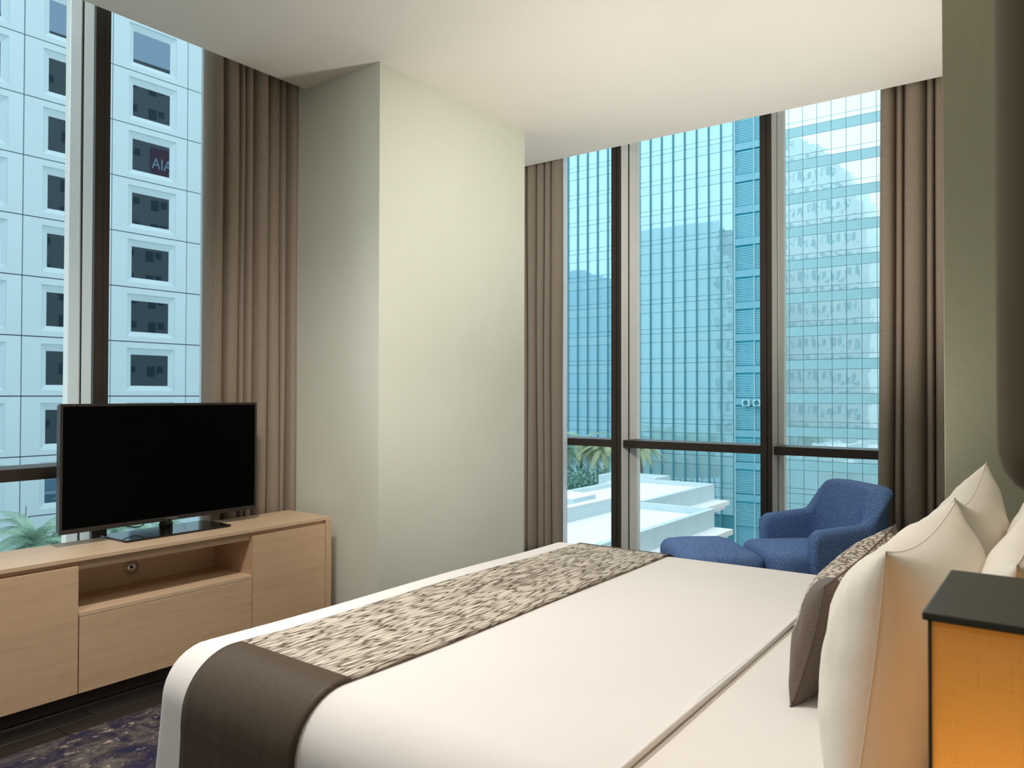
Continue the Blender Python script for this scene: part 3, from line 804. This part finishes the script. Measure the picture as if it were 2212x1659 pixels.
# ------------------------------------------------------------------ glass tower, its louvred bay and the banded tower
FZ, FH = 29.45, 3.503
YT = 82.0
def cell(name, w, h, mat):
    me = bpy.data.meshes.new(name); b = MB().box(0, w, 0, 0.12, 0, h)
    me.from_pydata(b.v, [], b.f); me.materials.append(mat); return me
def put(name, me, parent, loc, jitter=0.0):
    o = bpy.data.objects.new(name, me); C.objects.link(o); o.parent = parent
    o.location = Vector(loc) - Vector(parent.location)
    if jitter: o.rotation_euler = (R(random.uniform(-jitter, jitter)), 0, R(random.uniform(-jitter, jitter)))
    return o
GZ = -16.0
def tower(name, label, x0, nb, bw, k0, k1, glass, span, low, fins, xr):
    root = thing(name, ((x0 + x0 + nb * bw) / 2, YT, GZ), label, 'building')
    top = FZ - k0 * FH + 1.5
    obj('core_wall', MB().box(x0, x0 + nb * bw + xr, YT + 0.2, YT + 20, GZ, top), frameteal, root)
    gv = cell('vision_pane', bw - 0.05, 1.93 - 0.04, glass); gs = cell('spandrel', bw - 0.04, 1.03 - 0.04, span); gn = cell('low_pane', bw - 0.05, 0.545 - 0.04, low)
    for k in range(k0, k1):
        z = FZ - k * FH
        for i in range(nb):
            x = x0 + i * bw + 0.022
            put('spandrel', gs, root, (x, YT, z - 1.03 + 0.025), 0.06)
            put('low_pane', gn, root, (x, YT + 0.02, z + 0.03), 0.10)
            put('vision_pane', gv, root, (x, YT + 0.02, z - 1.03 - 1.93 + 0.03), 0.13)
    if fins:
        fm = MB().box(-0.05, 0.05, -0.20, 0.1, 0, top - GZ - 1)
        me = None
        for i in range(nb + 1):
            if me is None:
                o = obj('fin', fm, frameteal, root, origin=(0, 0, 0)); me = o.data
            else:
                o = bpy.data.objects.new('fin', me); C.objects.link(o); o.parent = root
            o.location = Vector((x0 + i * bw, YT, GZ + 1)) - Vector(root.location)
    return root
t1 = tower('glass_tower', 'tall cyan glass tower with vertical fins beyond the middle window', -29.94 - 1.435 * 17, 17, 1.435, -1, 12, towerglass, towerspan, towerglass, True, 0)
t2 = tower('glass_tower', 'pale banded glass tower beyond the window over the armchair', -25.37, 13, 1.42, -1, 13, bandglass, spandm2, bandglass, False, 3.0)
lv = thing('louvre_tower', (-27.65, YT, GZ), 'slim louvred service bay with teal blinds between the two glass towers', 'building')
obj('core_wall', MB().box(-29.85, -25.45, YT + 0.35, YT + 18, GZ, 36), spandm, lv)
lm = MB()
for q in range(13):
    lm.box(0.05, 2.05, 0.02, 0.12, 0.10 + q * 0.19, 0.10 + q * 0.19 + 0.06)
lme = bpy.data.meshes.new('louvre_slats'); lme.from_pydata(lm.v, [], lm.f); lme.materials.append(slatm)
lgm = cell('louvre_glass', 2.1, 2.65, louverglass)
lfm = bpy.data.meshes.new('floor_band'); b_ = MB().box(0, 4.4, -0.12, 0.3, 0, 0.75); lfm.from_pydata(b_.v, [], b_.f); lfm.materials.append(spandm)
for k in range(-1, 13):
    z = FZ - 4.0 - (k - 0) * FH + 0.05
    if z < GZ: continue
    put('floor_band', lfm, lv, (-29.85, YT, z + 2.70))
    for x in (-29.82, -27.62):
        g = put('louvre_glass', lgm, lv, (x, YT + 0.2, z))
        s_ = put('louvre_slats', lme, lv, (x, YT, z)); s_['kind'] = 'stuff'
obj('mullion', MB().box(-27.71, -27.63, YT - 0.1, YT + 0.3, GZ, 36), slatm, lv)
obj('mullion', MB().box(-29.86, -29.76, YT - 0.2, YT + 0.3, GZ, 36), slatm, lv)
for q, x in enumerate((-28.45, -27.25)):
    ac = thing('air_conditioner', (x, YT - 0.45, 0.05), None, None)
    tag(ac, ['left one of two white air conditioner boxes on the louvred bay', 'right one of two white air conditioner boxes on the louvred bay'][q], 'air conditioner', 'air conditioners on the louvred bay')
    boxo('case', (x - 0.42, x + 0.42, YT - 0.62, YT - 0.25, 0.05, 0.75), slatm, ac, 0.03)
    boxo('bracket', (x - 0.35, x + 0.35, YT - 0.6, YT + 0.2, 0.0, 0.05), frameteal, ac)
    fan = MB().grid([[(x + r * math.cos(t), YT - 0.625 - dy, 0.4 + r * math.sin(t)) for t in [2 * math.pi * a / 18 for a in range(18)]] for r, dy in ((0.01, 0.0), (0.24, 0.0), (0.26, 0.02), (0.28, 0.0))], True)
    obj('fan_grille', fan, tealdark, ac, smooth=True)

# ------------------------------------------------------------------ white terraced podium below the right window
def terrace(name, label, x0, x1, y0, y1, z, par_h, par_t, ledge=0.0, ledge_z=-2.2):
    root = thing(name, ((x0 + x1) / 2, (y0 + y1) / 2, GZ), label, 'building')
    obj('body', MB().box(x0, x1, y0, y1, GZ, z), parapet, root)
    obj('roof_deck', MB().box(x0 + par_t, x1 - par_t, y0 + par_t, y1 - par_t, z, z + 0.04), roofwhite, root)
    pb_ = MB().box(x1 - par_t, x1, y0, y1, z, z + par_h)
    obj('parapet', pb_, roofwhite if False else parapet, root)
    obj('parapet', MB().box(x0, x1 - par_t, y1 - par_t, y1, z, z + par_h), parapet, root)
    obj('parapet', MB().box(x0, x0 + par_t, y0, y1 - par_t, z, z + par_h), parapet, root)
    n = int((y1 - y0) / 3.0)
    for i in range(n):
        a = y0 + (y1 - y0) * i / n; b = y0 + (y1 - y0) * (i + 1) / n
        obj('cladding_panel', MB().box(x1, x1 + 0.06, a + 0.03, b - 0.03, z - 2.1, z + par_h), parapet, root)
    if ledge:
        obj('ledge', MB().box(x1, x1 + ledge, y0, y1, z + ledge_z - 0.35, z + ledge_z).box(x1, x1 + ledge * 0.8, y0, y1 - 0.3, z + ledge_z - 0.7, z + ledge_z - 0.35), roofwhite, root)
    return root
terrace('terrace_block', 'white flat roofed terrace block nearest the window, its corner in front of the ottoman', -33, -19.7, 22, 50, -7.0, 0.5, 0.35, 1.35, -0.75)
terrace('terrace_block', 'white flat roofed terrace block behind the nearest one', -33, -25.2, 50.5, 64, -6.9, 0.4, 0.35, 1.4, -0.95)
terrace('terrace_block', 'small white raised roof block farthest back against the glass tower', -37, -31.2, 64.5, 68, -7.2, 0.7, 0.5)
rb = thing('roof_screen', (-26.3, 36, -6.96), 'long pale upstand running across the nearest white terrace roof', 'wall')
obj('screen_wall', MB().box(-26.6, -26.1, 24, 49.5, -6.96, -6.05), parapet, rb)
obj('coping', MB().box(-26.65, -26.05, 24, 49.5, -6.05, -5.98), roofwhite, rb)
ob_ = thing('roof_plant', (-30, 47, -6.96), 'low pale box on the white terrace roof below the palms', 'roof box')
obj('case', MB().box(-31.2, -28.6, 46.2, 49.4, -6.96, -6.2), parapet, ob_)
obj('lid', MB().box(-31.25, -28.55, 46.15, 49.45, -6.2, -6.12), roofwhite, ob_)

gd = obj('ground', MB().box(-140, 60, -60, 160, GZ - 0.5, GZ), groundm); gd['kind'] = 'structure'; gd.name = 'floor_outside'

# buildings that stand outside the view and are seen mirrored in the facades
tb = thing('tan_building', (14, 42, GZ), 'tan apartment block mirrored in the dark windows of the precast building', 'building')
obj('wall', MB().box(5.4, 24, 12, 70, GZ, 46), tanwall, tb)
wm = MB()
for k in range(18):
    for i in range(15):
        y = 14 + i * 3.7; z = -13 + k * 3.25
        wm.box(5.3, 5.45, y, y + 1.0, z, z + 1.35)
        wm.box(5.3, 5.45, y + 1.35, y + 2.1, z + 0.5, z + 1.35)
o = obj('window', wm, tanglass, tb); o['kind'] = 'stuff'
sg = thing('sign', (5.2, 52.8, 31.6), 'red sign with white letters mirrored in a dark precast window', 'sign')
obj('board', MB().box(5.1, 5.3, 50.8, 56.0, 30.9, 34.4), redsign, sg)
tc2 = bpy.data.curves.new('lettering', 'FONT'); tc2.body = 'AIA'; tc2.size = 2.1; tc2.align_x = 'CENTER'; tc2.extrude = 0.05; tc2.materials.append(whitesign)
to2 = bpy.data.objects.new('lettering', tc2); C.objects.link(to2); to2.parent = sg
to2.rotation_euler = (math.pi / 2, 0, -math.pi / 2); to2.location = Vector((5.04, 52.2, 31.6)) - Vector(sg.location); to2.scale = (0.85, 1, 1); text_mesh(to2)

ct = thing('curved_tower', (-44, -8, GZ), 'pale round shouldered tower mirrored in the banded glass tower', 'building')
def slab_tower(x0, x1, y0, y1, top, rad, mat, band, root, step, frac):
    pr = []
    for q in range(13):
        t = math.pi / 2 * q / 12
        pr.append((x1 - rad + rad * math.cos(t), top - rad * 1.3 + rad * 1.3 * math.sin(t)))
    prof = [(x1, GZ)] + pr + [(x0, top), (x0, GZ)]
    mb = MB(); n = len(prof); mb.v = [(x, y1, z) for x, z in prof] + [(x, y0, z) for x, z in prof]
    mb.f = [tuple(range(n)), tuple(range(n, 2 * n))[::-1]] + [(i, n + i, n + (i + 1) % n, (i + 1) % n) for i in range(n)]
    obj('wall', mb, mat, root)
    wb = MB(); z = GZ + 2
    while z < top - 2:
        xe = x1 - 0.8
        if z > top - rad * 1.3:
            s = (z + 1.5 - (top - rad * 1.3)) / (rad * 1.3); xe = x1 - rad + rad * math.sqrt(max(0, 1 - min(1, s) ** 2)) - 0.8
        x = x0 + 0.8
        while x < xe - 1.2:
            wb.box(x, x + 0.75, y1 - 0.05, y1 + 0.05, z, z + step * frac); x += 1.6
        z += step
    o = obj('window', wb, band, root); o['kind'] = 'stuff'
slab_tower(-56, -33, -20, -4, 58, 21, plain('pale_concrete', (205, 222, 226), 0.8), plain('hazy_window', (120, 168, 182), 0.5), ct, 3.6, 0.55)
dt = thing('dark_tower', (-104, 0, GZ), 'deep blue office tower mirrored in the finned glass tower', 'building')
slab_tower(-116, -98, -16, 0, 33, 3, plain('blue_glass_wall', (60, 130, 175), 0.5), tealdark, dt, 3.4, 0.5)

# ------------------------------------------------------------------ palms and shrubs
def frond_mesh(L, mat, droop, seed):
    rnd = random.Random(seed); mb = MB(); n = 40
    pts = []
    for i in range(n + 1):
        t = i / n
        pts.append(Vector((L * t * (1 - 0.18 * t * droop), 0, L * (0.42 * t - (0.42 + 0.55 * droop) * t * t))))
    mb.tube(pts, [0.035 * (1 - 0.85 * i / n) for i in range(n + 1)], 4)
    for i in range(3, n + 1):
        t = i / n; p = pts[i]; d = (pts[min(i + 1, n)] - pts[max(i - 1, 0)]).normalized()
        ll = L * 0.22 * math.sin(math.pi * (0.12 + 0.82 * t)) + 0.1
        for sd in (-1, 1):
            tip = p + d * ll * 0.62 + Vector((0, sd * ll * 0.62, -ll * rnd.uniform(0.25, 0.6)))
            midp = p + d * ll * 0.35 + Vector((0, sd * ll * 0.42, -ll * 0.06))
            wv = d * 0.022
            mb.add([p - wv, p + wv, midp + wv * 1.3, tip, midp - wv * 1.3], [(0, 1, 2, 4), (4, 2, 3)])
    me = bpy.data.meshes.new('frond'); me.from_pydata(mb.v, [], mb.f); me.materials.append(mat)
    return me
FR = [frond_mesh(3.0, leafm, 0.9, 1), frond_mesh(2.7, leafm, 1.3, 2), frond_mesh(2.9, leafm2, 1.5, 3), frond_mesh(2.6, leafm2, 1.0, 4)]
def palm(x, y, zc, label, nf, sc, yellow, seed, group=None):
    rnd = random.Random(seed)
    root = thing('palm_tree', (x, y, GZ), label, 'palm tree', group)
    obj('trunk', MB().tube([(x + 0.3, y, GZ), (x + 0.1, y + 0.1, (GZ + zc) / 2), (x, y, zc)], [0.22, 0.16, 0.13], 8), trunkm, root, smooth=True)
    for k in range(nf):
        me = FR[(2 if rnd.random() < yellow else 0) + rnd.randrange(2)]
        o = bpy.data.objects.new('frond', me); C.objects.link(o); o.parent = root
        o.location = (0, 0, zc - GZ); s = sc * rnd.uniform(0.85, 1.15); o.scale = (s, s, s)
        o.rotation_euler = (0, R(rnd.uniform(-62, 22)), 2 * math.pi * k / nf + rnd.uniform(-0.2, 0.2))
        o.rotation_euler.rotate_axis('X', R(rnd.uniform(-20, 20)))
for i, (x, y, zc, sc, yl, lab) in enumerate([
        (-39.8, 70.6, -4.6, 1.15, 0.85, 'yellowing palm by the white terrace, nearest the dark mullion'),
        (-43.2, 71.4, -4.2, 1.25, 0.5, 'palm in the middle of the grove beyond the narrow curtain'),
        (-45.4, 70.2, -5.4, 1.2, 0.2, 'green palm at the left end of the grove beyond the narrow curtain'),
        (-36.2, 72.0, -4.4, 0.85, 0.7, 'small palm peeking out right of the dark mullion')]):
    palm(x, y, zc, lab, 28, sc, yl, 40 + i)
for i, (x, y, zc, sc, lab) in enumerate([
        (-39.5, 15.6, -5.9, 0.95, 'palm crown at the left edge of the photo, below the left window'),
        (-39.0, 17.6, -6.6, 0.95, 'low palm crown between the left edge and the television'),
        (-40.5, 19.2, -5.2, 1.05, 'palm crown rising beside the lower left corner of the television'),
        (-37.5, 20.2, -6.2, 0.95, 'palm crown partly hidden behind the television'),]):
    palm(x, y, zc, lab, 26, sc, 0.12, 60 + i)
sp_ = thing('lightning_rod', (-44.0, 16.9, GZ), 'thin upright pole standing above the palms at the left edge', 'pole')
obj('pole', MB().tube([(-44.0, 16.9, GZ), (-44.0, 16.95, -7.0), (-43.95, 17.0, -4.6)], [0.10, 0.08, 0.02], 6), trunkm, sp_, smooth=True)
def shrub(x, y, z0, r, h, label, seed):
    rnd = random.Random(seed); mb = MB()
    for _ in range(2200):
        u, v = rnd.random() * 2 * math.pi, rnd.random()
        rr = (rnd.random() ** 0.35)
        p = Vector((x + r * rr * math.cos(u) * math.sqrt(1 - v * v * 0.9), y + r * rr * math.sin(u), z0 + h * v * rr))
        a = Vector((rnd.gauss(0, 1), rnd.gauss(0, 1), rnd.gauss(0, 1))).normalized() * 0.16; b = Vector((rnd.gauss(0, 1), rnd.gauss(0, 1), rnd.gauss(0, 1))).normalized() * 0.16
        mb.add([p - a, p + b, p + a, p - b], [(0, 1, 2, 3)])
    root = thing('shrub', (x, y, GZ), label, 'shrub')
    o = obj('foliage', mb, bushm, root); o['kind'] = 'stuff'
    obj('stem', MB().tube([(x, y, GZ), (x, y, z0 + 0.3 * h)], 0.12, 6), trunkm, root)
shrub(-39.6, 67.5, -9.6, 2.6, 3.4, 'bushy green shrub below the palms, nearest the dark mullion', 1)
shrub(-42.6, 67.8, -9.8, 2.8, 3.4, 'bushy green shrub below the palms, in the middle of the row', 2)
shrub(-45.6, 67.6, -9.8, 2.6, 3.5, 'bushy green shrub below the palms, next to the narrow curtain', 3)
